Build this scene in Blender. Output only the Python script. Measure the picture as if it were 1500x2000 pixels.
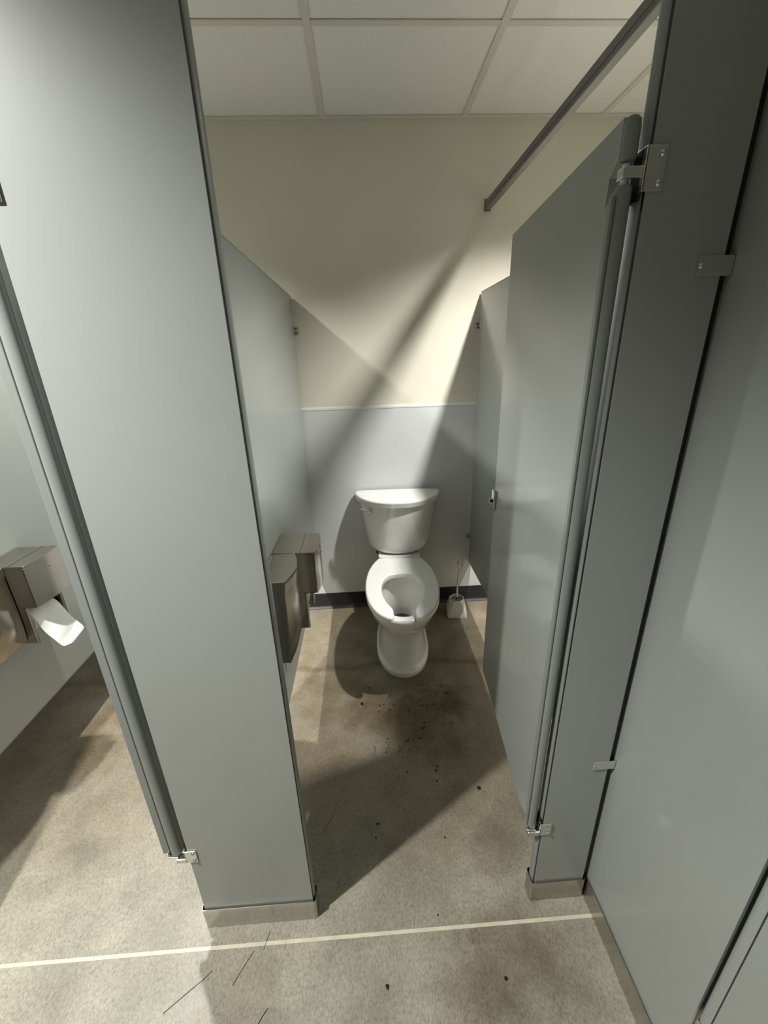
import bpy, bmesh, math, random
from mathutils import Vector, Matrix
random.seed(7)
for o in list(bpy.data.objects): bpy.data.objects.remove(o)
S = bpy.context.scene
COL = S.collection

# ------------------------------------------------------------------ camera
ZC = 2.42                       # ceiling height
cam = bpy.data.cameras.new('camera'); cam_o = bpy.data.objects.new('camera', cam); COL.objects.link(cam_o)
cam.sensor_fit = 'VERTICAL'; cam.sensor_height = 36.0; cam.lens = 799.4 * 36.0 / 2000.0
cam.clip_start = 0.02
R_ = Vector((0.99818337, -0.05268127, -0.02923414)); U_ = Vector((0.04587691, 0.35006974, 0.93559953)); F_ = Vector((0.03905458, 0.93524107, -0.35185065))
M = Matrix((R_, U_, -F_)).transposed().to_4x4(); M.translation = Vector((0.11834835, -2.22673576, 1.46168318))
cam_o.matrix_world = M
S.camera = cam_o

# ------------------------------------------------------------------ world and exposure
w = bpy.data.worlds.new('world'); S.world = w; w.use_nodes = True
w.node_tree.nodes['Background'].inputs[0].default_value = (0.5, 0.5, 0.5, 1)
w.node_tree.nodes['Background'].inputs[1].default_value = 0.0
S.view_settings.view_transform = 'Standard'; S.view_settings.look = 'None'
S.view_settings.gamma = 1.0; S.view_settings.use_curve_mapping = False
S.view_settings.exposure = 0.33
# recessed ceiling downlights, the last one an added fill: (x, y, watts)
LIGHTS = [(0.925, -0.84, 155), (-0.925, -0.84, 140), (-0.925, -2.06, 190), (1.524, -1.447, 100)]
SPOT_DEG = 131; SPOT_BLEND = 0.8; LAMP_R = 0.03; LAMP_COL = (1.0, 0.985, 0.93)

# ------------------------------------------------------------------ materials
def new_mat(name):
    m = bpy.data.materials.new(name); m.use_nodes = True
    nt = m.node_tree
    return m, nt, nt.nodes['Principled BSDF']
def N(nt, typ, **kw):
    n = nt.nodes.new(typ)
    for k, v in kw.items():
        if hasattr(n, k): setattr(n, k, v)
        else: n.inputs[k].default_value = v
    return n
def geo(nt):
    return N(nt, 'ShaderNodeNewGeometry').outputs['Position']
def noise(nt, vec, scale, detail=4, rough=0.55, stretch=None, dist=0.0):
    if stretch:
        mp = N(nt, 'ShaderNodeMapping'); mp.inputs['Scale'].default_value = stretch
        nt.links.new(vec, mp.inputs['Vector']); vec = mp.outputs['Vector']
    n = N(nt, 'ShaderNodeTexNoise'); n.inputs['Scale'].default_value = scale; n.inputs['Detail'].default_value = detail
    n.inputs['Roughness'].default_value = rough; n.inputs['Distortion'].default_value = dist
    nt.links.new(vec, n.inputs['Vector'])
    return n.outputs['Fac']
def ramp(nt, fac, stops):
    r = N(nt, 'ShaderNodeValToRGB'); e = r.color_ramp.elements
    while len(e) < len(stops): e.new(0.5)
    for el, (p, c) in zip(e, stops):
        el.position = p; el.color = (c[0], c[1], c[2], 1) if hasattr(c, '__len__') else (c, c, c, 1)
    nt.links.new(fac, r.inputs['Fac'])
    return r.outputs['Color']
def mix(nt, fac, a, b, mode='MIX'):
    m = N(nt, 'ShaderNodeMix'); m.data_type = 'RGBA'; m.blend_type = mode
    for s, v in ((m.inputs[0], fac), (m.inputs[6], a), (m.inputs[7], b)):
        if isinstance(v, (int, float)): s.default_value = v
        elif isinstance(v, tuple): s.default_value = (v[0], v[1], v[2], 1)
        else: nt.links.new(v, s)
    return m.outputs[2]
def bump(nt, p, h, strength, dist=0.001):
    b = N(nt, 'ShaderNodeBump'); b.inputs['Strength'].default_value = strength; b.inputs['Distance'].default_value = dist
    nt.links.new(h, b.inputs['Height']); nt.links.new(b.outputs['Normal'], p.inputs['Normal'])
def simple(name, col, rough=0.5, metal=0.0, spec=0.5, var=0.06, vscale=6.0, coat=0.0, bmp=0.0, bscale=400):
    m, nt, p = new_mat(name)
    pos = geo(nt)
    f = noise(nt, pos, vscale)
    c = ramp(nt, f, [(0.3, [x * (1 - var) for x in col]), (0.7, [min(1, x * (1 + var)) for x in col])])
    nt.links.new(c, p.inputs['Base Color'])
    p.inputs['Roughness'].default_value = rough; p.inputs['Metallic'].default_value = metal
    p.inputs['Specular IOR Level'].default_value = spec
    if coat: p.inputs['Coat Weight'].default_value = coat; p.inputs['Coat Roughness'].default_value = 0.12
    if bmp: bump(nt, p, noise(nt, pos, bscale, 2), bmp)
    return m
def steel(name, col, rough, stretch):
    m, nt, p = new_mat(name)
    pos = geo(nt)
    f = noise(nt, pos, 90, 3, 0.6, stretch)
    g = noise(nt, pos, 5, 3)
    c = ramp(nt, f, [(0.3, [x * 0.88 for x in col]), (0.7, col)])
    nt.links.new(mix(nt, 0.25, c, ramp(nt, g, [(0.35, [x * 0.6 for x in col]), (0.65, col)])), p.inputs['Base Color'])
    p.inputs['Metallic'].default_value = 1.0; p.inputs['Roughness'].default_value = rough
    bump(nt, p, f, 0.06, 0.0006)
    return m
MAT = {}
MAT['paint'] = simple('grey_powder_coat', (0.345, 0.370, 0.355), 0.42, 0, 0.6, 0.015, 3, 0.5, 0.025, 900)
MAT['paint_edge'] = simple('grey_edge_trim', (0.25, 0.27, 0.26), 0.35, 0.0, 0.5, 0.02, 4)
MAT['rail'] = simple('satin_aluminium_rail', (0.15, 0.143, 0.135), 0.38, 0.15, 0.5, 0.05, 9)
MAT['steel'] = steel('brushed_stainless', (0.48, 0.45, 0.40), 0.23, (1, 1, 0.02))
MAT['steel_h'] = steel('brushed_stainless_shoe', (0.54, 0.52, 0.47), 0.24, (0.03, 0.03, 1))
MAT['chrome'] = simple('chrome', (0.70, 0.70, 0.71), 0.07, 1.0, 0.5, 0.02, 20)
MAT['zamac'] = simple('polished_cast_bracket', (0.78, 0.77, 0.74), 0.22, 1.0, 0.5, 0.04, 20)
MAT['black'] = simple('black_nylon', (0.012, 0.012, 0.014), 0.35, 0, 0.5)
MAT['china'] = simple('white_vitreous_china', (0.80, 0.80, 0.77), 0.10, 0, 0.5, 0.012, 4, 0.5)
MAT['seat'] = simple('white_seat_plastic', (0.84, 0.85, 0.83), 0.22, 0, 0.5, 0.01, 4)
MAT['white_plastic'] = simple('white_plastic', (0.74, 0.72, 0.67), 0.4, 0, 0.5, 0.03, 12)
MAT['bristle'] = simple('white_bristle', (0.62, 0.60, 0.54), 0.7, 0, 0.3, 0.1, 60)
MAT['water'] = simple('drain_water', (0.10, 0.10, 0.09), 0.03, 0, 0.6, 0.02)
MAT['paper'] = simple('toilet_paper', (0.86, 0.86, 0.85), 0.9, 0, 0.2, 0.02, 30, 0, 0.3, 300)
MAT['card'] = simple('brown_cardboard', (0.30, 0.19, 0.09), 0.85, 0, 0.2, 0.1, 40)
MAT['tile'] = None
MAT['cap'] = simple('white_vinyl_cap', (0.80, 0.79, 0.74), 0.35, 0, 0.5, 0.02)
MAT['base'] = simple('black_rubber_base', (0.020, 0.019, 0.021), 0.38, 0, 0.5, 0.15, 10)
MAT['grit'] = simple('dark_debris', (0.018, 0.014, 0.011), 0.7, 0, 0.3, 0.3, 80)
MAT['hair'] = simple('dark_hair', (0.035, 0.027, 0.02), 0.5, 0, 0.4, 0.2, 80)
MAT['dark_wall'] = simple('slate_wall_paint', (0.16, 0.165, 0.16), 0.6, 0, 0.4, 0.05, 3)
MAT['pale_line'] = simple('pale_floor_strip', (0.62, 0.575, 0.45), 0.55, 0, 0.4, 0.10, 30)
MAT['tee'] = simple('white_grid_tee', (0.66, 0.645, 0.585), 0.5, 0, 0.4, 0.03, 6)

def wall_paint():
    m, nt, p = new_mat('cream_wall_paint'); pos = geo(nt)
    f = noise(nt, pos, 2.2, 3)
    nt.links.new(ramp(nt, f, [(0.3, (0.70, 0.665, 0.56)), (0.7, (0.75, 0.715, 0.605))]), p.inputs['Base Color'])
    p.inputs['Roughness'].default_value = 0.55
    bump(nt, p, noise(nt, pos, 260, 3), 0.10, 0.001)
    return m
MAT['wall'] = wall_paint()
def frp():
    m, nt, p = new_mat('grey_wainscot_panel'); pos = geo(nt)
    f = noise(nt, pos, 3, 3)
    base = ramp(nt, f, [(0.3, (0.60, 0.615, 0.62)), (0.7, (0.65, 0.665, 0.67))])
    # a faint ring shaped wipe mark and a few scuffs
    scuff = ramp(nt, noise(nt, pos, 14, 5, 0.7, (1, 1, 0.35), 1.5), [(0.66, 0.0), (0.72, 0.35)])
    nt.links.new(mix(nt, scuff, base, (0.72, 0.73, 0.73)), p.inputs['Base Color'])
    p.inputs['Roughness'].default_value = 0.30
    bump(nt, p, noise(nt, pos, 300, 2), 0.05, 0.001)
    return m
MAT['frp'] = frp()
def tile_mat():
    m, nt, p = new_mat('mineral_ceiling_tile'); pos = geo(nt)
    f = noise(nt, pos, 160, 4, 0.7)
    nt.links.new(ramp(nt, f, [(0.3, (0.74, 0.735, 0.70)), (0.6, (0.82, 0.815, 0.78))]), p.inputs['Base Color'])
    p.inputs['Roughness'].default_value = 0.9
    bump(nt, p, f, 0.15, 0.001)
    return m
MAT['tile'] = tile_mat()
def floor_mat():
    m, nt, p = new_mat('stained_concrete_floor'); pos = geo(nt)
    sx = N(nt, 'ShaderNodeSeparateXYZ'); nt.links.new(pos, sx.inputs[0])
    big = noise(nt, pos, 3.5, 5, 0.6)
    base = ramp(nt, big, [(0.30, (0.238, 0.222, 0.175)), (0.5, (0.31, 0.29, 0.233)), (0.72, (0.378, 0.356, 0.288))])
    fib = noise(nt, pos, 210, 4, 0.7, (1, 0.6, 1), 0.8)
    base = mix(nt, 0.75, base, ramp(nt, fib, [(0.36, 0.60), (0.5, 1.0), (0.66, 1.32)]), 'MULTIPLY')
    blot = noise(nt, pos, 9, 5, 0.65)
    base = mix(nt, 0.55, base, ramp(nt, blot, [(0.32, 0.72), (0.6, 1.08)]), 'MULTIPLY')
    # brown grime worn into the stall floor, darkened further to paint in its shade: grows from the aisle line towards the toilet
    def mrange(v, a, b, c=0.0, d=1.0, smooth=True):
        r = N(nt, 'ShaderNodeMapRange'); r.interpolation_type = 'SMOOTHSTEP' if smooth else 'LINEAR'
        for k, x in ((1, a), (2, b), (3, c), (4, d)): r.inputs[k].default_value = x
        nt.links.new(v, r.inputs[0]); return r.outputs[0]
    def mul(a, b):
        q = N(nt, 'ShaderNodeMath', operation='MULTIPLY')
        for i, v in enumerate((a, b)):
            if isinstance(v, (int, float)): q.inputs[i].default_value = v
            else: nt.links.new(v, q.inputs[i])
        return q.outputs[0]
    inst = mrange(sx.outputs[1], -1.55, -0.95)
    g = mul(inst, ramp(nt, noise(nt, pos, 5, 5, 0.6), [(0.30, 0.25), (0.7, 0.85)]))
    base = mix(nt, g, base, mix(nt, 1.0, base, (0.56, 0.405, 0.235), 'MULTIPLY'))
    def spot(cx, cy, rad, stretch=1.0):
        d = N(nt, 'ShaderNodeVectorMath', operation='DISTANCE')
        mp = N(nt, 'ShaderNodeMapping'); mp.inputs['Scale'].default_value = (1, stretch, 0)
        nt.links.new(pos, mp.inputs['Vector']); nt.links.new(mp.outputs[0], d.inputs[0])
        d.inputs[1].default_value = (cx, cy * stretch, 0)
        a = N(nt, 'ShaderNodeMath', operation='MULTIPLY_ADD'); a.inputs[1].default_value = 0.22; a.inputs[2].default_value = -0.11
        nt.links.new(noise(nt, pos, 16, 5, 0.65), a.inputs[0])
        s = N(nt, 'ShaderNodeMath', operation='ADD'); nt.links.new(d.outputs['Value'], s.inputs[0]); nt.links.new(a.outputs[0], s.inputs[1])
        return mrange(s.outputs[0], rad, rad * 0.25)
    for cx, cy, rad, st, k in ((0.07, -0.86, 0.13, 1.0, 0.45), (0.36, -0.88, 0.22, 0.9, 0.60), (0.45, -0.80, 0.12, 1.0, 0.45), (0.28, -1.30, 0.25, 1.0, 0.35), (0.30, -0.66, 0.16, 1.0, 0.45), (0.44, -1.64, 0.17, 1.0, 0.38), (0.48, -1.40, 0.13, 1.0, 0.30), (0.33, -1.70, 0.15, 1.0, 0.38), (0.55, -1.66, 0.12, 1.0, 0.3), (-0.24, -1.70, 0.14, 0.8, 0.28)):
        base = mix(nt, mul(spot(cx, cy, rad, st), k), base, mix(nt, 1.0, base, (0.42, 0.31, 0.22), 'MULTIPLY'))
    # old tide line across the slab beside the toilet foot
    wob = N(nt, 'ShaderNodeMath', operation='MULTIPLY_ADD'); wob.inputs[1].default_value = 0.10
    nt.links.new(noise(nt, pos, 6, 3), wob.inputs[0]); nt.links.new(sx.outputs[1], wob.inputs[2])
    l1 = mrange(wob.outputs[0], -0.53, -0.505); l2 = mrange(wob.outputs[0], -0.465, -0.50)
    base = mix(nt, mul(mul(l1, l2), 0.45), base, mix(nt, 1.0, base, (0.42, 0.33, 0.25), 'MULTIPLY'))
    # fine dark grime specks
    vor = N(nt, 'ShaderNodeTexVoronoi'); vor.inputs['Scale'].default_value = 55; nt.links.new(pos, vor.inputs['Vector'])
    sp = ramp(nt, vor.outputs['Distance'], [(0.05, 1.0), (0.10, 0.0)])
    msk = ramp(nt, noise(nt, pos, 5, 3), [(0.48, 0.0), (0.62, 0.75)])
    base = mix(nt, mul(sp, msk), base, (0.05, 0.04, 0.03))
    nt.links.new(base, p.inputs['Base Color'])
    nt.links.new(ramp(nt, blot, [(0.3, 0.36), (0.7, 0.50)]), p.inputs['Roughness'])
    p.inputs['Specular IOR Level'].default_value = 0.4
    bump(nt, p, fib, 0.10, 0.001)
    return m
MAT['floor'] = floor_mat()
def emit_mat():
    m, nt, p = new_mat('lamp_lens')
    p.inputs['Base Color'].default_value = (0.9, 0.9, 0.87, 1)
    p.inputs['Emission Color'].default_value = (1.0, 0.98, 0.92, 1); p.inputs['Emission Strength'].default_value = 6.0
    return m
MAT['lens'] = emit_mat()

# ------------------------------------------------------------------ mesh helpers
def link(name, me, mat, parent=None):
    o = bpy.data.objects.new(name, me); COL.objects.link(o)
    if mat is not None and len(me.materials) == 0: me.materials.append(MAT[mat] if isinstance(mat, str) else mat)
    if parent is not None: o.parent = parent
    return o
def finish(bm, name, smooth_angle=None):
    bmesh.ops.recalc_face_normals(bm, faces=bm.faces)
    if smooth_angle is not None:
        lim = math.radians(smooth_angle)
        for f in bm.faces: f.smooth = True
        for e in bm.edges:
            if len(e.link_faces) != 2: e.smooth = False; continue
            an = e.calc_face_angle(0.0)
            a0, a1 = sorted(f.calc_area() for f in e.link_faces)
            if an > lim or (an > 0.12 and a1 > 5.0 * max(a0, 1e-12)): e.smooth = False   # keep flat faces flat beside small bevels
    me = bpy.data.meshes.new(name); bm.to_mesh(me); bm.free()
    return me
def bm_box(bm, x0, x1, y0, y1, z0, z1, bev=0.0, seg=2):
    vs = [bm.verts.new((x, y, z)) for x in (x0, x1) for y in (y0, y1) for z in (z0, z1)]
    idx = ((0, 1, 3, 2), (4, 6, 7, 5), (0, 4, 5, 1), (2, 3, 7, 6), (0, 2, 6, 4), (1, 5, 7, 3))
    fs = [bm.faces.new([vs[i] for i in f]) for f in idx]
    if bev:
        es = list({e for f in fs for e in f.edges})
        bmesh.ops.bevel(bm, geom=es, offset=bev, segments=seg, affect='EDGES', profile=0.5)
def box(name, x0, x1, y0, y1, z0, z1, mat, parent=None, bev=0.0, seg=2):
    bm = bmesh.new(); bm_box(bm, min(x0, x1), max(x0, x1), min(y0, y1), max(y0, y1), min(z0, z1), max(z0, z1), bev, seg)
    return link(name, finish(bm, name, 35 if bev else None), mat, parent)
def bm_prism(bm, pts, lo, hi, axis='z', bev=0.0, seg=3):
    """extrude polygon pts (2D) along axis from lo to hi. axis z: pts=(x,y); y: pts=(x,z); x: pts=(y,z)"""
    def P(p, t): return {'z': (p[0], p[1], t), 'y': (p[0], t, p[1]), 'x': (t, p[0], p[1])}[axis]
    a = [bm.verts.new(P(p, lo)) for p in pts]; b = [bm.verts.new(P(p, hi)) for p in pts]
    n = len(pts)
    f0 = bm.faces.new(a); f1 = bm.faces.new(list(reversed(b)))
    for i in range(n): bm.faces.new((a[i], b[i], b[(i + 1) % n], a[(i + 1) % n]))
    if bev: bmesh.ops.bevel(bm, geom=list(f0.edges) + list(f1.edges), offset=bev, segments=seg, affect='EDGES', profile=0.5)
def prism(name, pts, lo, hi, mat, parent=None, axis='z', bev=0.0, seg=3, smooth=35):
    bm = bmesh.new(); bm_prism(bm, pts, lo, hi, axis, bev, seg)
    return link(name, finish(bm, name, smooth), mat, parent)
def bm_loft(bm, secs, cap0=True, cap1=True):
    rows = [[bm.verts.new(p) for p in s] for s in secs]; n = len(rows[0])
    for r0, r1 in zip(rows, rows[1:]):
        for i in range(n): bm.faces.new((r0[i], r0[(i + 1) % n], r1[(i + 1) % n], r1[i]))
    if cap0: bm.faces.new(list(reversed(rows[0])))
    if cap1: bm.faces.new(rows[-1])
def loft(name, secs, mat, parent=None, cap0=True, cap1=True, smooth=40):
    bm = bmesh.new(); bm_loft(bm, secs, cap0, cap1)
    return link(name, finish(bm, name, smooth), mat, parent)
def bm_tube(bm, path, rad, seg=10, caps=True):
    path = [Vector(p) for p in path]; rings = []
    up = Vector((0, 0, 1))
    for i, p in enumerate(path):
        t = (path[min(i + 1, len(path) - 1)] - path[max(i - 1, 0)]).normalized()
        a = t.cross(up)
        if a.length < 1e-3: a = t.cross(Vector((1, 0, 0)))
        a.normalize(); b = t.cross(a).normalized()
        r = rad[i] if hasattr(rad, '__len__') else rad
        rings.append([p + a * (r * math.cos(2 * math.pi * k / seg)) + b * (r * math.sin(2 * math.pi * k / seg)) for k in range(seg)])
    bm_loft(bm, rings, caps, caps)
def tube(name, path, rad, mat, parent=None, seg=10):
    bm = bmesh.new(); bm_tube(bm, path, rad, seg)
    return link(name, finish(bm, name, 50), mat, parent)
def screw_mesh():
    """pan head with cross slot, axis -Y, origin at its seat"""
    bm = bmesh.new(); n = 14
    prof = [(0.0042, 0.0), (0.0042, -0.0012), (0.0034, -0.0026), (0.0018, -0.0032)]
    bm_loft(bm, [[(r * math.cos(2 * math.pi * k / n), y, r * math.sin(2 * math.pi * k / n)) for k in range(n)] for r, y in prof])
    bm_box(bm, -0.0026, 0.0026, -0.0036, -0.003, -0.0005, 0.0005); bm_box(bm, -0.0005, 0.0005, -0.0036, -0.003, -0.0026, 0.0026)
    me = finish(bm, 'screw', 40); me.materials.append(MAT['chrome']); return me
SCREW = screw_mesh()
def screw(loc, parent, rotz=0.0, s=1.0):
    o = link('screw', SCREW, None, parent); o.location = loc; o.rotation_euler = (0, 0, rotz); o.scale = (s, s, s); return o
def empty(name, loc, rotz=0.0):
    o = bpy.data.objects.new(name, None); COL.objects.link(o); o.location = loc; o.rotation_euler = (0, 0, rotz); o.empty_display_size = 0.1; return o
def tag(o, label, cat, group=None):
    o['label'] = label; o['category'] = cat
    if group: o['group'] = group
    return o
def struct(o, label=None):
    o['kind'] = 'structure'
    if label: o['label'] = label
    return o
def copy_tree(o, parent=None):
    c = o.copy(); COL.objects.link(c); c.parent = parent
    for ch in list(o.children): copy_tree(ch, c)
    return c

# ------------------------------------------------------------------ room shell
XW0, XW1, YF = -2.06, 2.44, -3.60
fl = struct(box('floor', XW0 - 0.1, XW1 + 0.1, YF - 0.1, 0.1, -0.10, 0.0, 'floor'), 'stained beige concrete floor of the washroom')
box('pale_strip', XW0, 0.686, -1.5922, -1.5838, -0.001, 0.0006, 'pale_line', fl)  # thin pale strip running across the aisle floor
wb = struct(box('wall_back', XW0 - 0.1, XW1 + 0.1, 0.0, 0.1, 0.0, ZC + 0.1, 'wall'), 'cream painted back wall behind the toilet')
struct(box('wall_front', XW0 - 0.1, XW1 + 0.1, YF - 0.1, YF, 0.0, ZC + 0.1, 'dark_wall'), 'slate grey painted wall across the aisle')
struct(box('wall_left', XW0 - 0.1, XW0, YF, 0.0, 0.0, ZC + 0.1, 'dark_wall'), 'slate grey painted side wall')
struct(box('wall_right', XW1, XW1 + 0.1, YF, 0.0, 0.0, ZC + 0.1, 'wall'), 'cream painted far side wall')
# wainscot sheets on the back wall, one behind each stall, with a white cap strip
for x0, x1 in ((XW0, -1.131), (-1.129, -0.214), (-0.212, 0.729), (0.731, XW1)):
    box('wainscot_panel', x0, x1, -0.003, 0.0, 0.10, 1.218, 'frp', wb)
prism('cap_strip', [(0.0, 1.213), (-0.0045, 1.213), (-0.0055, 1.219), (-0.0045, 1.2265), (0.0, 1.2275)], XW0, XW1, 'cap', wb, 'x')
bb = struct(prism('baseboard_back', [(0.0, 0.0), (-0.022, 0.0), (-0.020, 0.004), (-0.011, 0.010), (-0.0062, 0.022), (-0.005, 0.045), (-0.005, 0.100), (-0.003, 0.1035), (0.0, 0.1035)], XW0, XW1, 'base', None, 'x', smooth=50), 'black rubber cove baseboard')
# ceiling: slab, lay-in tiles, exposed tees
TX = [0.6096 * k for k in range(-4, 5)]
TX = [x for x in TX if XW0 < x < XW1]
TY = [-0.532 - 0.6096 * k for k in range(6)]
TY = [y for y in TY if y > YF]
ce = struct(box('ceiling', XW0 - 0.1, XW1 + 0.1, YF - 0.1, 0.1, ZC + 0.03, ZC + 0.1, 'tile'), 'suspended ceiling of white lay-in tiles')
xs = [XW0] + TX + [XW1]; ys = [0.0] + TY + [YF]
for i in range(len(xs) - 1):
    for j in range(len(ys) - 1):
        box('tile', xs[i] + 0.004, xs[i + 1] - 0.004, ys[j + 1] + 0.004, ys[j] - 0.004, ZC + 0.004, ZC + 0.02, 'tile', ce)
for x in TX: box('tee', x - 0.012, x + 0.012, YF, 0.0, ZC - 0.0005, ZC + 0.003, 'tee', ce)
for y in TY:
    for i in range(len(xs) - 1):
        box('tee', xs[i] + 0.0125, xs[i + 1] - 0.0125, y - 0.012, y + 0.012, ZC, ZC + 0.003, 'tee', ce)
struct(box('trim_1', XW0, XW1, -0.022, 0.0, ZC, ZC + 0.003, 'tee'), 'white wall angle where the ceiling meets the back wall')

# ------------------------------------------------------------------ ceiling downlights
def downlight(x, y, watts, label):
    r = empty('downlight', (x, y, ZC))
    tag(r, label, 'light', 'recessed ceiling downlights')
    n = 32
    prof = [(0.062, 0.0035), (0.062, -0.004), (0.066, -0.006), (0.082, -0.004), (0.085, 0.0035)]
    bm = bmesh.new()
    rings = [[(a * math.cos(2 * math.pi * k / n), a * math.sin(2 * math.pi * k / n), z) for k in range(n)] for a, z in prof]
    bm_loft(bm, rings + [rings[0]], False, False)
    link('trim_ring', finish(bm, 'trim_ring', 40), 'cap', r)
    bm = bmesh.new(); bm_loft(bm, [[(a * math.cos(2 * math.pi * k / n), a * math.sin(2 * math.pi * k / n), z) for k in range(n)] for a, z in ((0.061, 0.003), (0.061, 0.0005), (0.05, -0.001))])
    link('lens', finish(bm, 'lens', 40), 'lens', r)
    l = bpy.data.lights.new('downlight_lamp', 'SPOT'); l.energy = watts; l.spot_size = math.radians(SPOT_DEG); l.spot_blend = SPOT_BLEND
    l.shadow_soft_size = LAMP_R; l.color = LAMP_COL
    lo = bpy.data.objects.new('downlight_lamp', l); COL.objects.link(lo); lo.parent = r; lo.location = (0, 0, -LAMP_R - 0.012)
downlight(*LIGHTS[0], 'round recessed downlight in the ceiling over the right stall')
downlight(*LIGHTS[1], 'round recessed downlight in the ceiling over the left stall')
downlight(*LIGHTS[2], 'round recessed downlight in the ceiling over the aisle')
downlight(*LIGHTS[3], 'unseen fill light added deep inside the right stall')  # unseen fill lamp, added to bounce light onto the ceiling

# ------------------------------------------------------------------ partition geometry
PZ0, PZ1 = 0.282, 1.752
XL, XR = -0.2007, 0.717          # stall faces of the side panels
YP = -1.540                      # aisle face of the pilasters
PT = 0.032                       # pilaster thickness
PTOP = 2.083
SH = -0.9175                     # pitch of the next stall to the left

def bullnose(c, s, t, n=8, d=0.005, v0=0.006):
    """half round end profile in (u, v): u along the panel pointing outwards s=+-1 from c, v across thickness"""
    pts = [(c - s * 0.004, v0), (c - s * 0.004, t - 0.001)]
    for k in range(n + 1):
        a = math.pi / 2 - math.pi * k / n
        pts.append((c + s * d * math.cos(a), (t + v0 - 0.001) / 2 + ((t - v0 - 0.001) / 2) * math.sin(a)))
    return pts
def wall_bracket(parent, x, z, side):
    """chrome U bracket between panel end and wall, with screws"""
    e = box('wall_bracket', x - 0.019, x + 0.044, -0.0075, -0.0032, z - 0.016, z + 0.016, 'chrome', parent, 0.002)
    box('bracket_tab', x + 0.0262, x + 0.0295, -0.045, -0.0075, z - 0.016, z + 0.016, 'chrome', e, 0.001)
    box('bracket_tab', x - 0.0045, x - 0.0012, -0.045, -0.0075, z - 0.016, z + 0.016, 'chrome', e, 0.001)
    screw((x + 0.037, -0.0075, z), e, 0, 0.9); screw((x - 0.012, -0.0075, z), e, 0, 0.9)
    screw((x + 0.0295, -0.030, z), e, math.pi / 2, 0.9); screw((x - 0.0045, -0.030, z), e, -math.pi / 2, 0.9)
    return e
def partition(x, label, x_is='right'):
    """panel 25 mm thick whose right face is at x; runs from the back wall to the pilaster"""
    T = 0.0254
    r = empty('partition_panel', (x - T / 2, -0.75, 0)); r.location.z = PZ0
    tag(r, label, 'partition', 'toilet partition panels')
    y0, y1 = -1.5035, -0.014
    off = Vector((-r.location.x, -r.location.y, -r.location.z))
    X0, X1 = x - T + off.x, x + off.x
    box('panel', X0, X1, y0 + 0.006 + off.y, y1 - 0.006 + off.y, PZ0 + off.z + 0.006, PZ1 + off.z - 0.006, 'paint', r, 0.0012)
    box('edge_trim', X0 + 0.001, X1 - 0.001, y0 + off.y, y1 + off.y, PZ1 + off.z - 0.006, PZ1 + off.z, 'paint_edge', r, 0.002)
    box('edge_trim', X0 + 0.001, X1 - 0.001, y0 + off.y, y1 + off.y, PZ0 + off.z, PZ0 + off.z + 0.006, 'paint_edge', r, 0.002)
    box('edge_trim', X0 + 0.001, X1 - 0.001, y1 - 0.006 + off.y, y1 + off.y, PZ0 + off.z + 0.006, PZ1 + off.z - 0.006, 'paint_edge', r, 0.002)
    box('edge_trim', X0 + 0.001, X1 - 0.001, y0 + off.y, y0 + 0.006 + off.y, PZ0 + off.z + 0.006, PZ1 + off.z - 0.006, 'paint_edge', r, 0.002)
    for z in (1.60, 0.45):
        e = wall_bracket(r, 0, 0, 1); e.location = (X0, off.y, z + off.z)
    return r
partition(XL, 'grey metal side panel left of the toilet, carrying the steel dispensers')
partition(XR + 0.0254, 'grey metal side panel right of the toilet, behind the open door')
partition(XL + SH, 'grey metal side panel at far left edge, beyond the left stall')

def shoe(parent, u0, u1, v0, v1, h=0.078, axis='x'):
    """stainless pilaster shoe: hollow sleeve with rounded ends"""
    def outline(g, r):
        pts = []
        for cx, cy, a0 in ((u1 + g - r, v1 + g - r, 0), (u0 - g + r, v1 + g - r, 90), (u0 - g + r, v0 - g + r, 180), (u1 + g - r, v0 - g + r, 270)):
            for k in range(6):
                a = math.radians(a0 + 18 * k); pts.append((cx + r * math.cos(a), cy + r * math.sin(a)))
        return pts
    o, i = outline(0.0045, 0.008), outline(0.0033, 0.0068)
    P = (lambda p, z: (p[0], p[1], z)) if axis == 'x' else (lambda p, z: (p[1], p[0], z))
    bm = bmesh.new()
    secs = [[P(p, 0.0) for p in o], [P(p, h) for p in o], [P(p, h) for p in i], [P(p, 0.0) for p in i]]
    bm_loft(bm, secs + [secs[0]], False, False)
    return link('shoe', finish(bm, 'shoe', 40), 'steel_h', parent)
def pilaster(x0, x1, label):
    r = empty('pilaster', ((x0 + x1) / 2, YP + PT / 2, 0)); tag(r, label, 'pilaster', 'stall pilasters')
    cx, cy = r.location.x, r.location.y
    a, b = x0 - cx, x1 - cx
    bm = bmesh.new(); bm_box(bm, a, b, -PT / 2, -PT / 2 + 0.0012, 0.012, PTOP, 0.0005, 2); bm_box(bm, a + 0.0006, b - 0.0006, -PT / 2 + 0.0012, PT / 2, 0.012, PTOP)
    link('panel', finish(bm, 'panel', 35), 'paint', r)
    bm = bmesh.new(); bm_box(bm, a - 0.0004, b + 0.0004, -PT / 2 + 0.0013, PT / 2 - 0.003, 0.012, PTOP - 0.001)
    link('core', finish(bm, 'core'), 'black', r)
    for c, s in ((a, -1), (b, 1)):
        prism('edge_trim', [(u, v - PT / 2) for u, v in bullnose(c, s, PT)], 0.012, PTOP - 0.001, 'paint_edge', r, 'z', smooth=30)
    shoe(r, a - 0.004, b + 0.004, -PT / 2, PT / 2)
    return r
pl = pilaster(-0.3725 + 0.0, -0.0808, 'wide grey pilaster between the two stalls, filling the left foreground')
pr = pilaster(0.5346, 0.6740, 'narrow grey pilaster at the right, holding the open door')
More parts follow.
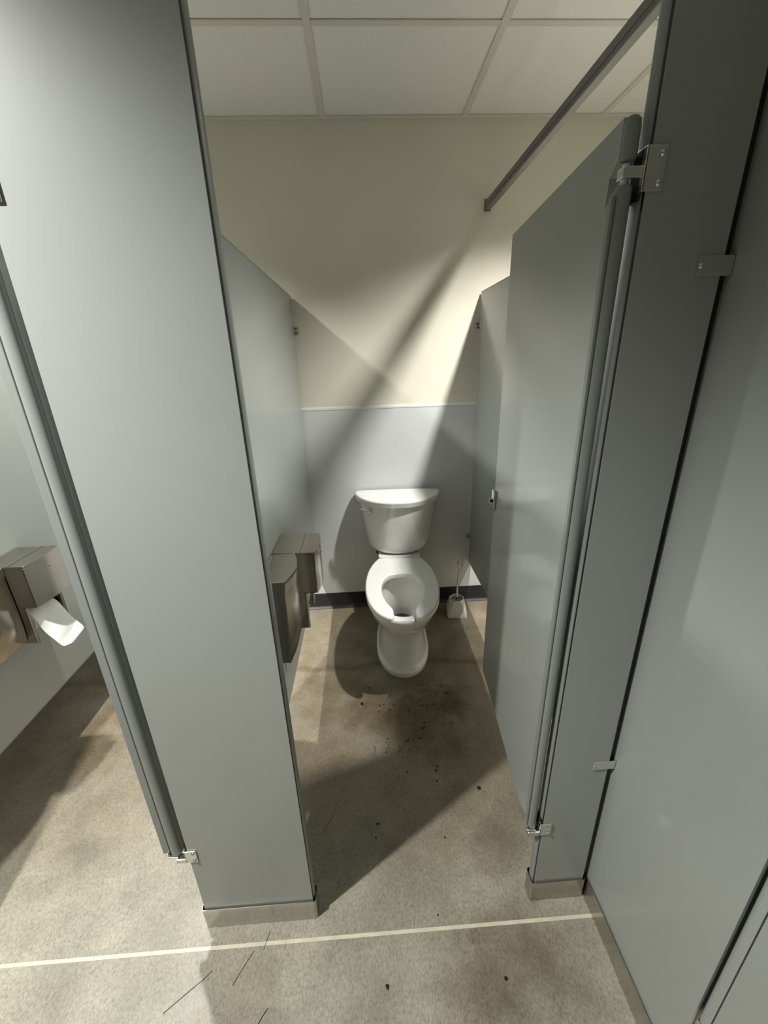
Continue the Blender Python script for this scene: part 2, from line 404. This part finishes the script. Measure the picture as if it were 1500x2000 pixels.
pll = pilaster(-0.3725 + SH, -0.0808 + SH, 'grey pilaster at far left, outside the left stall')

# wall of the right hand stall that steps out into the aisle: a pilaster facing the aisle
XP = 0.690
def side_pilaster():
    y0, y1 = -1.8665, -1.506
    r = empty('side_pilaster', (XP + PT / 2, (y0 + y1) / 2, 0)); tag(r, 'broad grey pilaster along the right edge, at right angles to the narrow one', 'pilaster', 'stall pilasters')
    cy = r.location.y; a, b = y0 - cy, y1 - cy
    bm = bmesh.new(); bm_box(bm, -PT / 2, PT / 2, a, b, 0.012, PTOP, 0.0008, 2); link('panel', finish(bm, 'panel', 35), 'paint', r)
    bm = bmesh.new(); bm_box(bm, -PT / 2 + 0.006, PT / 2 - 0.006, a - 0.0006, b + 0.0006, 0.012, PTOP - 0.001); link('core', finish(bm, 'core'), 'black', r)
    shoe(r, a, b - 0.002, -PT / 2, PT / 2, 0.078, 'y')
    return r
sp = side_pilaster()
# angle brackets joining the narrow pilaster to the side pilaster
for z, h in ((1.578, 0.028), (0.523, 0.026)):
    cx, cy = pr.location.x, pr.location.y
    e = box('angle_bracket', 0.632 - cx, 0.6885 - cx, YP - 0.0035 - cy, YP - 0.0003 - cy, z - h / 2, z + h / 2, 'zamac', pr, 0.001)
    box('bracket_flange', 0.6858 - cx, 0.6885 - cx, YP - 0.0003 - cy, YP + 0.030 - cy, z - h / 2, z + h / 2, 'zamac', e, 0.0008)
    screw((0.638 - cx, YP - 0.0035 - cy, z), e, 0, 0.95)
box('gap_shade_strip', 0.6794 - pr.location.x, 0.6893 - pr.location.x, YP + 0.010 - pr.location.y, YP + 0.026 - pr.location.y, 0.09, PTOP - 0.02, 'black', pr)  # black strip put in to paint the shade inside the open gap

# hinge brackets on the hinge side (left end) of a pilaster
def hinge_bracket(p, xedge, z, h, arm_z, top):
    cx, cy = p.location.x, p.location.y
    X = xedge - cx; Y = YP - cy
    e = box('hinge_bracket', X - 0.0085, X + 0.0215, Y - 0.0035, Y - 0.0003, z - h / 2, z + h / 2, 'zamac', p, 0.0012)
    box('bracket_side', X - 0.0084, X - 0.0052, Y - 0.0035, Y + PT + 0.003, z - h / 2, z + h / 2, 'zamac', e, 0.001)
    box('bracket_back', X - 0.0085, X + 0.0215, Y + PT + 0.0003, Y + PT + 0.0035, z - h / 2, z + h / 2, 'zamac', e, 0.0012)
    # black bearing insert behind the arm
    box('bearing', X - 0.0090, X - 0.0050, Y + 0.004, Y + PT - 0.004, z - h / 2 - (0.010 if top else -0.004), z + h / 2 + (0.0 if top else 0.012), 'black', e, 0.002)
    if top: tube('pivot_pin', [(X - 0.0245, Y + 0.0165, arm_z - 0.0115), (X - 0.0245, Y + 0.0165, arm_z + 0.0135)], 0.0058, 'zamac', e, 12)
    # pivot arm reaching under / into the door
    box('pivot_arm', X - 0.036, X - 0.0068, Y + 0.0005, Y + 0.0185, arm_z - 0.0075, arm_z + 0.0075, 'zamac', e, 0.0022)
    for dz in (-h * 0.32, h * 0.32): screw((X + 0.0145, Y - 0.0035, z + dz), e, 0, 1.0)
    return e
for p, xe in ((pr, 0.5346), (pl, -0.3725), ):
    hinge_bracket(p, xe, 1.699, 0.054, 1.697, True)
    hinge_bracket(p, xe, 0.302, 0.042, 0.2802, False)

# ------------------------------------------------------------------ doors
def door(name, hinge, ang, label, width=0.598, lip=0.005, T=0.024):
    """leaf lies along local +Y from the hinge; local x=0 is the face seen from the stall opening"""
    r = empty(name, (hinge[0], hinge[1], 0.292), ang); tag(r, label, 'door', 'stall doors')
    z0, z1 = 0.0, 1.473
    # notch for the top hinge, (y, z) outline of the leaf
    nz0, nz1 = 1.393, 1.424
    pts = [(0.012, z0), (width - 0.006, z0), (width - 0.006, z1), (0.012, z1), (0.012, nz1), (0.034, nz1 - 0.014), (0.036, nz0 - 0.022), (0.012, nz0 - 0.002)]
    prism('leaf', pts, 0.0, T, 'paint', r, 'x', 0.0010, 2)
    box('edge_trim', 0.001, T - 0.001, width - 0.006, width, z0, z1, 'paint_edge', r, 0.0025)
    # rounded hinge stile, split by the notch
    n = 10
    prof = [(0.0008, 0.0115)] + [(T / 2 - (T / 2 - 0.0004) * math.cos(math.pi * i / n), 0.0095 - 0.0095 * math.sin(math.pi * i / n)) for i in range(n + 1)] + [(T - 0.0008, 0.0115)]
    def ring(z, k=1.0): return [(T / 2 + (px - T / 2) * k, 0.0115 + (py - 0.0115) * k, z) for px, py in prof]
    loft('hinge_stile', [ring(z0 + 0.002), ring(nz0 - 0.004, 1), ring(nz0, 0.85)], 'paint_edge', r)
    loft('hinge_stile', [ring(nz1 - 0.002, 0.85), ring(nz1 + 0.003), ring(z1 - 0.012), ring(z1 - 0.004, 0.9), ring(z1, 0.6)], 'paint_edge', r)
    box('stile_lip', -lip, 0.0004, 0.004, 0.0165, z0 + 0.004, nz0 - 0.012, 'paint_edge', r, 0.0015)
    # chrome bottom guard
    g = box('bottom_guard', -0.002, 0.0225, -0.003, 0.030, -0.0035, 0.0005, 'zamac', r, 0.001)
    box('guard_lip', -0.0035, -0.001, -0.002, 0.05, -0.0035, 0.014, 'zamac', g, 0.0008)
    # latch: plate with thumb turn on the inside face by the free edge
    e = prism('latch', [(width - 0.030 + 0.026 * px, 0.713 + 0.036 * pz) for px, pz in ((0.25, -1), (1.0, -1), (1.08, -0.9), (1.08, 0.9), (1.0, 1), (0.25, 1), (0, 0.8), (0, -0.8))], -0.0085, -0.0002, 'chrome', r, 'x', 0.0015, 2)
    tube('thumb_turn', [(-0.008, width - 0.016, 0.712), (-0.016, width - 0.016, 0.712)], [0.006, 0.005], 'black', e, 12)
    box('turn_grip', -0.019, -0.0155, width - 0.0185, width - 0.0135, 0.702, 0.724, 'chrome', e, 0.001)
    tube('coat_bumper', [(-0.002, width - 0.016, 0.683), (-0.010, width - 0.016, 0.683)], [0.004, 0.0035], 'black', e, 10)
    return r
ang = -math.atan2(0.047, 0.597)
door('stall_door', (0.4985, -1.532), ang, 'open grey stall door right of the toilet, its chrome latch showing')
door('stall_door', (-0.4245, -1.532), ang, 'open grey door of the left stall, seen along its rounded hinge edge', lip=0.018, T=0.028)
def side_door():
    r = empty('stall_door', (XP, -1.868, 0.292)); tag(r, 'closed grey stall door in the bottom right corner', 'door', 'stall doors')
    n = 10
    pts = [(0.0254, -0.0235), (0.0012, -0.0235)] + [(0.012 - 0.012 * math.cos(math.radians(90 * k / n)), -0.0145 + 0.0125 * math.sin(math.radians(90 * k / n))) for k in range(n + 1)] + [(0.0254, -0.002)]
    prism('hinge_stile', pts, 0.0, 1.473, 'paint', r, 'z')
    box('leaf', 0.0015, 0.0254, -0.605, -0.0252, 0.0, 1.473, 'paint', r, 0.001)
    box('core', 0.004, 0.022, -0.03, -0.02, 0.004, 1.469, 'black', r)
    e = box('hinge_bracket', -0.003, 0.028, -0.040, -0.006, -0.018, -0.002, 'zamac', r, 0.002)
    tube('pivot_pin', [(0.012, -0.022, -0.004), (0.012, -0.022, 0.0)], 0.006, 'chrome', e)
    return r
side_door()

# ------------------------------------------------------------------ overhead rails
def rail_profile(c, zb):
    h = 0.020
    p = [(-0.0135, 0.006), (-0.0128, 0.0025), (-0.0105, 0.0), (0.0105, 0.0), (0.0128, 0.0025), (0.0135, 0.006), (0.0135, 0.0110), (0.0110, 0.0115), (0.0110, 0.0130), (0.0135, 0.0135), (0.0135, 0.034), (0.004, 0.043), (-0.004, 0.043), (-0.0135, 0.034), (-0.0135, 0.0135), (-0.0110, 0.0130), (-0.0110, 0.0115), (-0.0135, 0.0110)]
    return [(c + u, zb + v) for u, v in p]
BX, BZ = 0.7308, 2.083
r = prism('overhead_rail', [(u - BX, v - BZ) for u, v in rail_profile(BX, BZ)], 1.482 - 0.0, 0.0 + 0.012, 'rail', None, 'y', smooth=25)
# (built with y pointing from the rail's front end) place it
for v in r.data.vertices: v.co.y = v.co.y - 1.494 + 0.0
r.location = (BX, 0.0, BZ)
tag(r, 'slim metal overhead rail running back to the cream wall', 'rail', 'overhead rails')
fl_ = box('wall_flange', -0.0155, 0.0155, -0.008, -0.0005, -0.003, 0.045, 'rail', r, 0.003)
r = prism('overhead_rail', [(u, v) for u, v in rail_profile(0, 0)], XW0 - 0.2, 0.664 - 0.2, 'rail', None, 'x', smooth=25)
r.location = (0.2, YP + PT / 2, PTOP); tag(r, 'metal overhead rail along the tops of the front pilasters', 'rail', 'overhead rails')
r = prism('overhead_rail', [(u, v) for u, v in rail_profile(0, 0)], -1.0, 0.95, 'rail', None, 'y', smooth=25)
r.location = (XP + PT / 2, -2.50, PTOP); tag(r, 'metal overhead rail above the right hand side pilaster', 'rail', 'overhead rails')

# ------------------------------------------------------------------ toilet
def egg(w, dc, ab, af, z, n=56, eb=2.8, ef=2.15):
    pts = []
    for k in range(n):
        t = 2 * math.pi * k / n
        s, c = math.sin(t), math.cos(t)
        e = ef if c > 0 else eb
        x = w * math.copysign(abs(s) ** (2 / e), s); d = dc + (af if c > 0 else ab) * math.copysign(abs(c) ** (2 / e), c)
        pts.append((x, -d, z))
    return pts
T = empty('toilet', (0.288, -0.012, 0.0), math.radians(-2.5))
tag(T, 'white two-piece toilet with an open-front seat against the back wall', 'toilet')
out = [egg(0.136, 0.40, 0.30, 0.238, 0.0), egg(0.138, 0.40, 0.30, 0.240, 0.006), egg(0.138, 0.40, 0.30, 0.240, 0.022), egg(0.134, 0.40, 0.30, 0.236, 0.030), egg(0.126, 0.40, 0.30, 0.227, 0.034),
       egg(0.122, 0.40, 0.30, 0.219, 0.05), egg(0.115, 0.40, 0.30, 0.203, 0.10), egg(0.109, 0.40, 0.30, 0.190, 0.15), egg(0.107, 0.40, 0.30, 0.188, 0.19), egg(0.112, 0.41, 0.30, 0.195, 0.22),
       egg(0.124, 0.42, 0.28, 0.215, 0.25), egg(0.142, 0.43, 0.26, 0.242, 0.28), egg(0.158, 0.44, 0.24, 0.268, 0.315), egg(0.169, 0.445, 0.225, 0.288, 0.35), egg(0.173, 0.45, 0.22, 0.298, 0.378),
       egg(0.1735, 0.45, 0.22, 0.300, 0.392), egg(0.170, 0.45, 0.218, 0.297, 0.401), egg(0.164, 0.45, 0.213, 0.292, 0.405)]
inn = [egg(0.122, 0.50, 0.150, 0.215, 0.405, ef=2.1, eb=2.2), egg(0.115, 0.50, 0.143, 0.208, 0.401, eb=2.2), egg(0.113, 0.50, 0.142, 0.206, 0.385, eb=2.2), egg(0.116, 0.50, 0.146, 0.210, 0.372, eb=2.2),
       egg(0.119, 0.50, 0.150, 0.211, 0.360, eb=2.2), egg(0.112, 0.485, 0.135, 0.200, 0.32, eb=2.2), egg(0.098, 0.462, 0.112, 0.180, 0.275, eb=2.1), egg(0.080, 0.430, 0.080, 0.145, 0.240, eb=2.1),
       egg(0.064, 0.405, 0.055, 0.100, 0.219, eb=2), egg(0.054, 0.392, 0.044, 0.064, 0.207, eb=2), egg(0.049, 0.388, 0.042, 0.052, 0.196, eb=2), egg(0.044, 0.386, 0.038, 0.044, 0.13, eb=2)]
loft('bowl', out + inn, 'china', T, smooth=50)
prism('drain_water', [(p[0], p[1]) for p in egg(0.0468, 0.387, 0.0400, 0.0485, 0, 28, 2, 2)], 0.150, 0.170, 'water', T)
# deck between bowl and tank
def rrect(x0, x1, y0, y1, r, z, n=6):
    pts = []
    for cx, cy, a0 in ((x1 - r, y1 - r, 0), (x0 + r, y1 - r, 90), (x0 + r, y0 + r, 180), (x1 - r, y0 + r, 270)):
        for k in range(n): a = math.radians(a0 + 90 * k / (n - 1)); pts.append((cx + r * math.cos(a), cy + r * math.sin(a), z))
    return pts
loft('deck', [rrect(-0.085, 0.085, -0.30, -0.03, 0.03, 0.20), rrect(-0.10, 0.10, -0.30, -0.025, 0.03, 0.30), rrect(-0.117, 0.117, -0.31, -0.02, 0.03, 0.385), rrect(-0.118, 0.118, -0.31, -0.02, 0.03, 0.404), rrect(-0.116, 0.116, -0.305, -0.025, 0.028, 0.409), rrect(-0.116, 0.116, -0.200, -0.025, 0.020, 0.413), rrect(-0.114, 0.114, -0.196, -0.027, 0.02, 0.4315)], 'china', T, smooth=45)
def dsec(w, dep, z, back=0.018, n=44, e=2.35, rb=0.02):
    """D shaped section: flat back at d=back, bowed front reaching d=back+dep"""
    pts = []
    for k in range(n + 1):
        t = math.pi * k / n
        c, s = math.cos(t), math.sin(t)
        pts.append((w * math.copysign(abs(c) ** (2 / e), c), -(back + rb + (dep - rb) * abs(s) ** (2 / 1.75)), z))
    for k in range(7):
        a = math.radians(15 * k); pts.append((-w + rb * (1 - math.cos(a)) , -(back + rb) + rb * math.sin(a), z))
    for k in range(7):
        a = math.radians(90 - 15 * k); pts.append((w - rb * (1 - math.cos(a)), -(back + rb) + rb * math.sin(a), z))
    return pts
tz = [(0.432, 0.120, 0.118), (0.434, 0.140, 0.138), (0.441, 0.156, 0.152), (0.452, 0.166, 0.160), (0.470, 0.173, 0.166), (0.50, 0.1785, 0.171), (0.55, 0.187, 0.178), (0.60, 0.1955, 0.185), (0.65, 0.204, 0.191), (0.70, 0.2115, 0.197), (0.728, 0.215, 0.200)]
loft('tank', [dsec(w_, d_, z_) for z_, w_, d_ in tz], 'china', T, smooth=50)
lz = [(0.7290, 0.229, 0.215), (0.7300, 0.2325, 0.2185), (0.7330, 0.2345, 0.2205), (0.7560, 0.2380, 0.2240), (0.7605, 0.2370, 0.2230), (0.7635, 0.2340, 0.2200), (0.7650, 0.2290, 0.2150), (0.7665, 0.200, 0.188), (0.767, 0.10, 0.11)]
loft('tank_lid', [dsec(w_, d_, z_, 0.012, 44, 2.2, 0.016) for z_, w_, d_ in lz], 'china', T, smooth=45)
# trip lever on the left front of the tank
base = tube('flush_lever', [(-0.148, -0.150, 0.700), (-0.150, -0.178, 0.700), (-0.151, -0.188, 0.700)], [0.0125, 0.0125, 0.009], 'chrome', T, 18)
tube('lever_arm', [(-0.146, -0.184, 0.700), (-0.168, -0.180, 0.704), (-0.192, -0.168, 0.707), (-0.208, -0.157, 0.708)], [0.0085, 0.0075, 0.0068, 0.0058], 'chrome', base, 12)
# open front seat
half_out = [(0.0, 0.2065), (0.05, 0.2065), (0.095, 0.2065), (0.114, 0.2085), (0.122, 0.219), (0.137, 0.250), (0.155, 0.300), (0.169, 0.36), (0.1765, 0.43), (0.1775, 0.50), (0.1715, 0.57), (0.157, 0.64), (0.132, 0.70), (0.105, 0.738), (0.078, 0.760), (0.062, 0.766), (0.053, 0.763), (0.0485, 0.752)]
half_in = [(0.047, 0.725), (0.049, 0.700), (0.056, 0.680), (0.071, 0.650), (0.085, 0.612), (0.0945, 0.57), (0.0985, 0.52), (0.0955, 0.475), (0.0845, 0.435), (0.065, 0.405), (0.040, 0.390), (0.018, 0.3855), (0.0, 0.3850)]
def dense(pts):
    """Catmull-Rom through the half outline"""
    o = []
    P = [pts[0]] + pts + [pts[-1]]
    for i in range(1, len(P) - 2):
        for k in range(3):
            t = k / 3.0; p0, p1, p2, p3 = P[i - 1], P[i], P[i + 1], P[i + 2]
            o.append(tuple(0.5 * (2 * p1[j] + (p2[j] - p0[j]) * t + (2 * p0[j] - 5 * p1[j] + 4 * p2[j] - p3[j]) * t * t + (3 * p1[j] - p0[j] - 3 * p2[j] + p3[j]) * t ** 3) for j in (0, 1)))
    o.append(pts[-1]); return o
H = dense(half_out + half_in)
# ring built as paired outer / inner loops so the top stays smooth
def seat_mesh():
    bm = bmesh.new()
    n = len(H)
    full = [(x, -d) for x, d in H[:-1]]
    full += [(-x, -d) for x, d in reversed(H[1:])]
    # outline runs right half back->front->inner->centre, then left half mirrored
    pts = full
    bm_prism(bm, pts, 0.4125, 0.4365, 'z')
    bmesh.ops.remove_doubles(bm, verts=bm.verts, dist=0.0004)
    top = [e for e in bm.edges if all(v.co.z > 0.43 for v in e.verts) and len(e.link_faces) == 2 and abs(e.link_faces[0].normal.z - e.link_faces[1].normal.z) > 0.5]
    bm.normal_update()
    top = [e for e in bm.edges if all(v.co.z > 0.43 for v in e.verts) and len(e.link_faces) == 2]
    bmesh.ops.bevel(bm, geom=top, offset=0.0085, segments=4, affect='EDGES', profile=0.5, clamp_overlap=True)
    return finish(bm, 'seat', 45)
link('seat', seat_mesh(), 'seat', T)
for x, d in ((0.128, 0.60), (-0.128, 0.60), (0.135, 0.40), (-0.135, 0.40)):
    box('seat_bumper', x - 0.012, x + 0.012, -d - 0.006, -d + 0.006, 0.404, 0.413, 'seat', T, 0.002)
for s in (-1, 1):
    box('seat_hinge', s * 0.075 - 0.018, s * 0.075 + 0.018, -0.215, -0.185, 0.409, 0.428, 'seat', T, 0.005)
tube('supply_hose', [(-0.115, -0.09, 0.432), (-0.118, -0.09, 0.41), (-0.130, -0.075, 0.36), (-0.150, -0.06, 0.28), (-0.155, -0.045, 0.20), (-0.155, -0.045, 0.16)], 0.0055, 'steel', T, 8)
tube('supply_nut', [(-0.115, -0.09, 0.434), (-0.115, -0.09, 0.408)], 0.014, 'black', T, 8)
tube('stop_valve', [(-0.155, 0.004, 0.15), (-0.155, -0.065, 0.15)], 0.010, 'chrome', T, 12)

# ------------------------------------------------------------------ toilet brush in its holder
BH = empty('brush_holder', (0.6255, -0.135, 0.0), math.radians(-6)); tag(BH, 'white plastic toilet brush holder on the floor right of the toilet', 'brush holder')
def octo(h, c, z):
    return [(h, -h + c, z), (h, h - c, z), (h - c, h, z), (-h + c, h, z), (-h, h - c, z), (-h, -h + c, z), (-h + c, -h, z), (h - c, -h, z)]
loft('body', [octo(0.057, 0.010, 0.0), octo(0.058, 0.011, 0.004), octo(0.056, 0.014, 0.035), octo(0.046, 0.021, 0.088), octo(0.0405, 0.0237, 0.105), octo(0.039, 0.0228, 0.107), octo(0.0365, 0.0213, 0.1055), octo(0.036, 0.021, 0.098), octo(0.044, 0.019, 0.05), octo(0.044, 0.015, 0.01)], 'white_plastic', BH, smooth=25)
TB = empty('toilet_brush', (0.6255, -0.135, 0.012)); tag(TB, 'white toilet brush standing in its holder, looped handle up', 'toilet brush')
hp = [(0, 0, 0.045), (0, 0, 0.10), (0.001, 0, 0.16), (0.003, 0, 0.235), (0.006, 0, 0.275)]
tube('handle', hp, [0.0075, 0.0065, 0.0055, 0.0048, 0.0048], 'white_plastic', TB, 12)
lp = [(0.006, 0, 0.272)]
for k in range(17):
    a = -math.pi / 2 - 2 * math.pi * k / 16
    lp.append((0.013 + 0.0135 * math.cos(a), 0, 0.325 + 0.050 * math.sin(a)))
tube('handle_loop', lp, 0.0042, 'white_plastic', TB, 8)
bm = bmesh.new()
for k in range(150):
    a = random.random() * 6.28; z = 0.012 + random.random() * 0.068; rr = 0.027 + random.random() * 0.005
    p0 = Vector((0.004 * math.cos(a), 0.004 * math.sin(a), z)); p1 = Vector((rr * math.cos(a), rr * math.sin(a), z + random.uniform(-0.004, 0.01)))
    bm_tube(bm, [p0, p1], 0.0007, 4)
bo = link('bristles', finish(bm, 'bristles'), 'bristle', TB)

# ------------------------------------------------------------------ steel dispensers (modelled with x=0 on the panel face, y=0 at the back end)
def curved_front(y0, y1, x0, depth, bow, n=14, r=0.006):
    """(x, y) outline: flat on the panel, bowed front"""
    pts = [(0.0005, y0), (0.0005, y1)]
    pts.append((depth - r, y1)); 
    for k in range(n + 1):
        t = k / n
        pts.append((depth + bow * math.sin(math.pi * t), y1 + r * 0.5 + (y0 - y1 - r) * t))
    pts.append((depth - r, y0))
    return pts
def dispenser(x, label):
    r = empty('paper_dispenser', (x, -0.862, 0.575)); tag(r, label, 'dispenser', 'stainless paper dispensers')
    y0, y1 = -0.154, 0.0
    bm = bmesh.new()
    prof = [(0.0, 0.150, 0.0), (0.004, 0.154, 0.004), (0.020, 0.156, 0.008), (0.10, 0.158, 0.009), (0.148, 0.158, 0.009)]
    o = curved_front(y0, y1, 0, 0.138, 0.010)
    bm_prism(bm, o, 0.152, 0.296, 'z', 0.003, 2)
    link('hood', finish(bm, 'hood', 30), 'steel', r)
    o2 = curved_front(y0 - 0.0012, y1 + 0.0012, 0, 0.1395, 0.0105)
    prism('top_cover', o2, 0.2968, 0.3035, 'steel', r, 'z', 0.0030, 4)
    prism('top_seam', [(0.0905, y0 - 0.0014), (0.092, y0 - 0.0014), (0.092, y1 + 0.0014), (0.0905, y1 + 0.0014)], 0.3034, 0.3040, 'black', r)
    box('back_plate', 0.0008, 0.004, y0, y1, 0.0, 0.155, 'steel', r, 0.0008)
    for y in (y0, y1 - 0.0035):
        sp_ = prism('side_arm', [(0.004, 0.012), (0.092, 0.012), (0.099, 0.020), (0.100, 0.09), (0.101, 0.153), (0.004, 0.153)], y, y + 0.0035, 'steel', r, 'y', 0.0008, 1)
        tube('arm_post', [(0.096, y + 0.002, 0.014), (0.097, y + 0.002, 0.150)], 0.0052, 'steel', sp_, 10)
    e = tube('key_lock', [(0.146, y0 * 0.42, 0.262), (0.1505, y0 * 0.42, 0.262)], 0.004, 'chrome', r, 12)
    return r
def paper_roll(x, label, sheet):
    r = empty('toilet_paper_roll', (x + 0.052, -0.939, 0.655)); tag(r, label, 'toilet paper', 'toilet paper rolls in dispensers')
    n = 28
    def ring(rad, y): return [(rad * math.cos(2 * math.pi * k / n), y, rad * math.sin(2 * math.pi * k / n)) for k in range(n)]
    R = 0.040
    loft('roll', [ring(R - 0.002, -0.054), ring(R, -0.052), ring(R, 0.052), ring(R - 0.002, 0.054), ring(0.021, 0.054), ring(0.021, -0.054), ring(R - 0.002, -0.054)], 'paper', r, False, False)
    loft('core_tube', [ring(0.0208, -0.0535), ring(0.0208, 0.0535), ring(0.0195, 0.0535), ring(0.0195, -0.0535), ring(0.0208, -0.0535)], 'card', r, False, False)
    if sheet:
        bm = bmesh.new(); rows = []
        prof = [(0.010, 0.0405), (0.028, 0.0335), (0.0405, 0.012), (0.047, -0.015), (0.060, -0.045), (0.078, -0.072), (0.094, -0.098)]
        m = 9
        for j, (px, pz) in enumerate(prof):
            row = []
            for i in range(m):
                t = i / (m - 1); y = -0.053 + 0.106 * t
                k = j / (len(prof) - 1)
                wv = 0.004 * k * math.sin(5 * t + 1.2 * j)
                tear = (0.040 * k * k) * (0.7 - abs(t - 0.35)) * -1 if j == len(prof) - 1 else 0
                row.append(bm.verts.new((px + wv + 0.018 * k * t, y, pz + wv + tear)))
            rows.append(row)
        for a, b in zip(rows, rows[1:]):
            for i in range(m - 1): bm.faces.new((a[i], a[i + 1], b[i + 1], b[i]))
        o = link('hanging_sheet', finish(bm, 'hanging_sheet', 60), 'paper', r)
        md = o.modifiers.new('thick', 'SOLIDIFY'); md.thickness = 0.0008
        md = o.modifiers.new('sub', 'SUBSURF'); md.levels = 2; md.render_levels = 2
    return r
def disposal(x, label):
    r = empty('napkin_disposal', (x, -1.018, 0.60)); tag(r, label, 'disposal bin', 'stainless napkin disposals')
    y0, y1 = -0.186, -0.0035
    def sec(depth, bow, z, g=0.0): return [(px, py, z) for px, py in curved_front(y0 + g, y1 - g, 0, depth, bow)]
    loft('body', [sec(0.064, 0.006, 0.0), sec(0.066, 0.009, 0.006), sec(0.070, 0.019, 0.055), sec(0.0725, 0.0215, 0.10), sec(0.0725, 0.0195, 0.247)], 'steel', r, smooth=25)
    l = loft('lid', [sec(0.0755, 0.0195, 0.247, -0.0016), sec(0.0775, 0.0195, 0.274, -0.0018), sec(0.0770, 0.0195, 0.2770, -0.0014), sec(0.0757, 0.0195, 0.2792, -0.0002), sec(0.0735, 0.0195, 0.2800, 0.0014)], 'steel', r, smooth=25)
    tube('lid_hinge', [(0.006, y0 + 0.02, 0.281), (0.006, y1 - 0.02, 0.281)], 0.003, 'steel', r, 8)
    return r
dispenser(XL, 'stainless toilet paper dispenser on the panel left of the toilet')
disposal(XL, 'stainless disposal bin nearest the pilaster in the toilet stall')
paper_roll(XL, 'toilet paper roll inside the dispenser beside the toilet', False)
dispenser(XL + SH, 'stainless toilet paper dispenser on the panel in the left stall')
disposal(XL + SH, 'stainless disposal bin at the left edge, in the left stall')
paper_roll(XL + SH, 'toilet paper roll in the left stall, sheet hanging down', True)

# ------------------------------------------------------------------ litter on the floor
def crumb(x, y, sx, sy, h, rot, label, group=None):
    bm = bmesh.new()
    bmesh.ops.create_icosphere(bm, subdivisions=1, radius=1.0)
    for v in bm.verts:
        k = random.uniform(0.8, 1.15); v.co = Vector((v.co.x * sx * k, v.co.y * sy * k, (v.co.z * k + 0.9) * h))
    o = link('debris_crumb', finish(bm, 'debris_crumb', 60), 'grit'); o.location = (x, y, 0.0002); o.rotation_euler = (0, 0, rot)
    tag(o, label, 'debris', group); return o
BIG = [(0.053, -0.793, 0.0075, 0.012, 0.003, 0.4, 'brown crumb on the floor just in front of the toilet shadow'),
       (0.4715, -1.2135, 0.008, 0.008, 0.003, 0, 'round black blob on the floor near the bottom of the open door'),
       (0.442, -0.762, 0.005, 0.008, 0.003, 0.1, 'dark crumb on the floor right of the toilet foot'),
       (0.112, -1.689, 0.0050, 0.006, 0.002, 0.2, 'black crumb in the aisle, left one below the pale line'),
       (0.409, -1.694, 0.0055, 0.0045, 0.002, 0.2, 'black crumb in the aisle, right one below the pale line'),
       (0.237, -1.0, 0.0065, 0.005, 0.0025, 0.3, 'dark crumb in the middle of the stall floor')]
for a in BIG: crumb(*a, group='dark crumbs on the floor')
for k in range(64):
    a = random.random()
    x = random.gauss(0.30, 0.13); y = random.gauss(-0.90, 0.15)
    if k % 6 == 0: x = random.uniform(0.0, 0.45); y = random.uniform(-1.85, -1.1)
    if not (-0.15 < x < 0.5 and -1.95 < y < -0.70): x, y = 0.30 + 0.15 * a, -0.80 - 0.2 * random.random()
    if (x - 0.26) ** 2 / 0.15 ** 2 + (y + 0.40) ** 2 / 0.26 ** 2 < 1.15: y -= 0.12
    s = random.uniform(0.0015, 0.0042)
    crumb(x, y, s, s * random.uniform(0.7, 1.6), s * 0.5, random.random() * 3, ('tiny dark speck on the aisle floor in front of the stalls' if y < -1.55 else 'tiny dark speck on the stall floor close to the toilet foot' if y > -0.82 else 'tiny dark speck on the stall floor near the open door' if x > 0.36 else 'tiny dark speck in the middle of the stall floor' if y > -1.06 else 'tiny dark speck in the wide shadow across the stall floor'), 'dirt specks')
def hair(path, label, rad=0.0006):
    me_o = tube('hair_strand', [(x, y, 0.0009) for x, y in path], rad, 'hair', None, 5)
    tag(me_o, label, 'hair', 'loose hairs on the floor')
hair([(-0.0860, -1.335), (-0.066, -1.30), (-0.049, -1.265), (-0.0365, -1.228)], 'dark hair on the stall floor beside the wide pilaster')
hair([(-0.2750, -1.663), (-0.262, -1.640), (-0.246, -1.615), (-0.2365, -1.601)], 'dark curved hair on the aisle floor, below the wide pilaster', 0.0007)
hair([(-0.212, -1.60), (-0.205, -1.575), (-0.2015, -1.562)], 'short hair at the foot of the wide pilaster')
hair([(-0.43, -1.70), (-0.39, -1.672), (-0.35, -1.645), (-0.335, -1.632)], 'long hair on the bright floor at the lower left')
hair([(-0.205, -1.745), (-0.19, -1.722), (-0.178, -1.707)], 'short thick hair at the bottom edge of the picture', 0.0009)
for i, pts in enumerate([[(0.100, -1.05), (0.104, -1.03), (0.101, -1.012)], [(0.150, -1.03), (0.160, -1.022), (0.156, -1.012), (0.164, -1.008)], [(0.192, -1.055), (0.205, -1.038), (0.222, -1.022)], [(0.180, -1.165), (0.187, -1.15), (0.19, -1.14)], [(0.165, -0.775), (0.172, -0.765), (0.176, -0.758)]]):
    hair(pts, ['short curled hair on the stall floor, left of the crumbs', 'tiny wavy hair on the stall floor between the crumbs', 'straight short hair on the stall floor at the shadow edge', 'short hair in the dark shadow on the stall floor', 'short hair just in front of the toilet foot'][i], 0.0009)
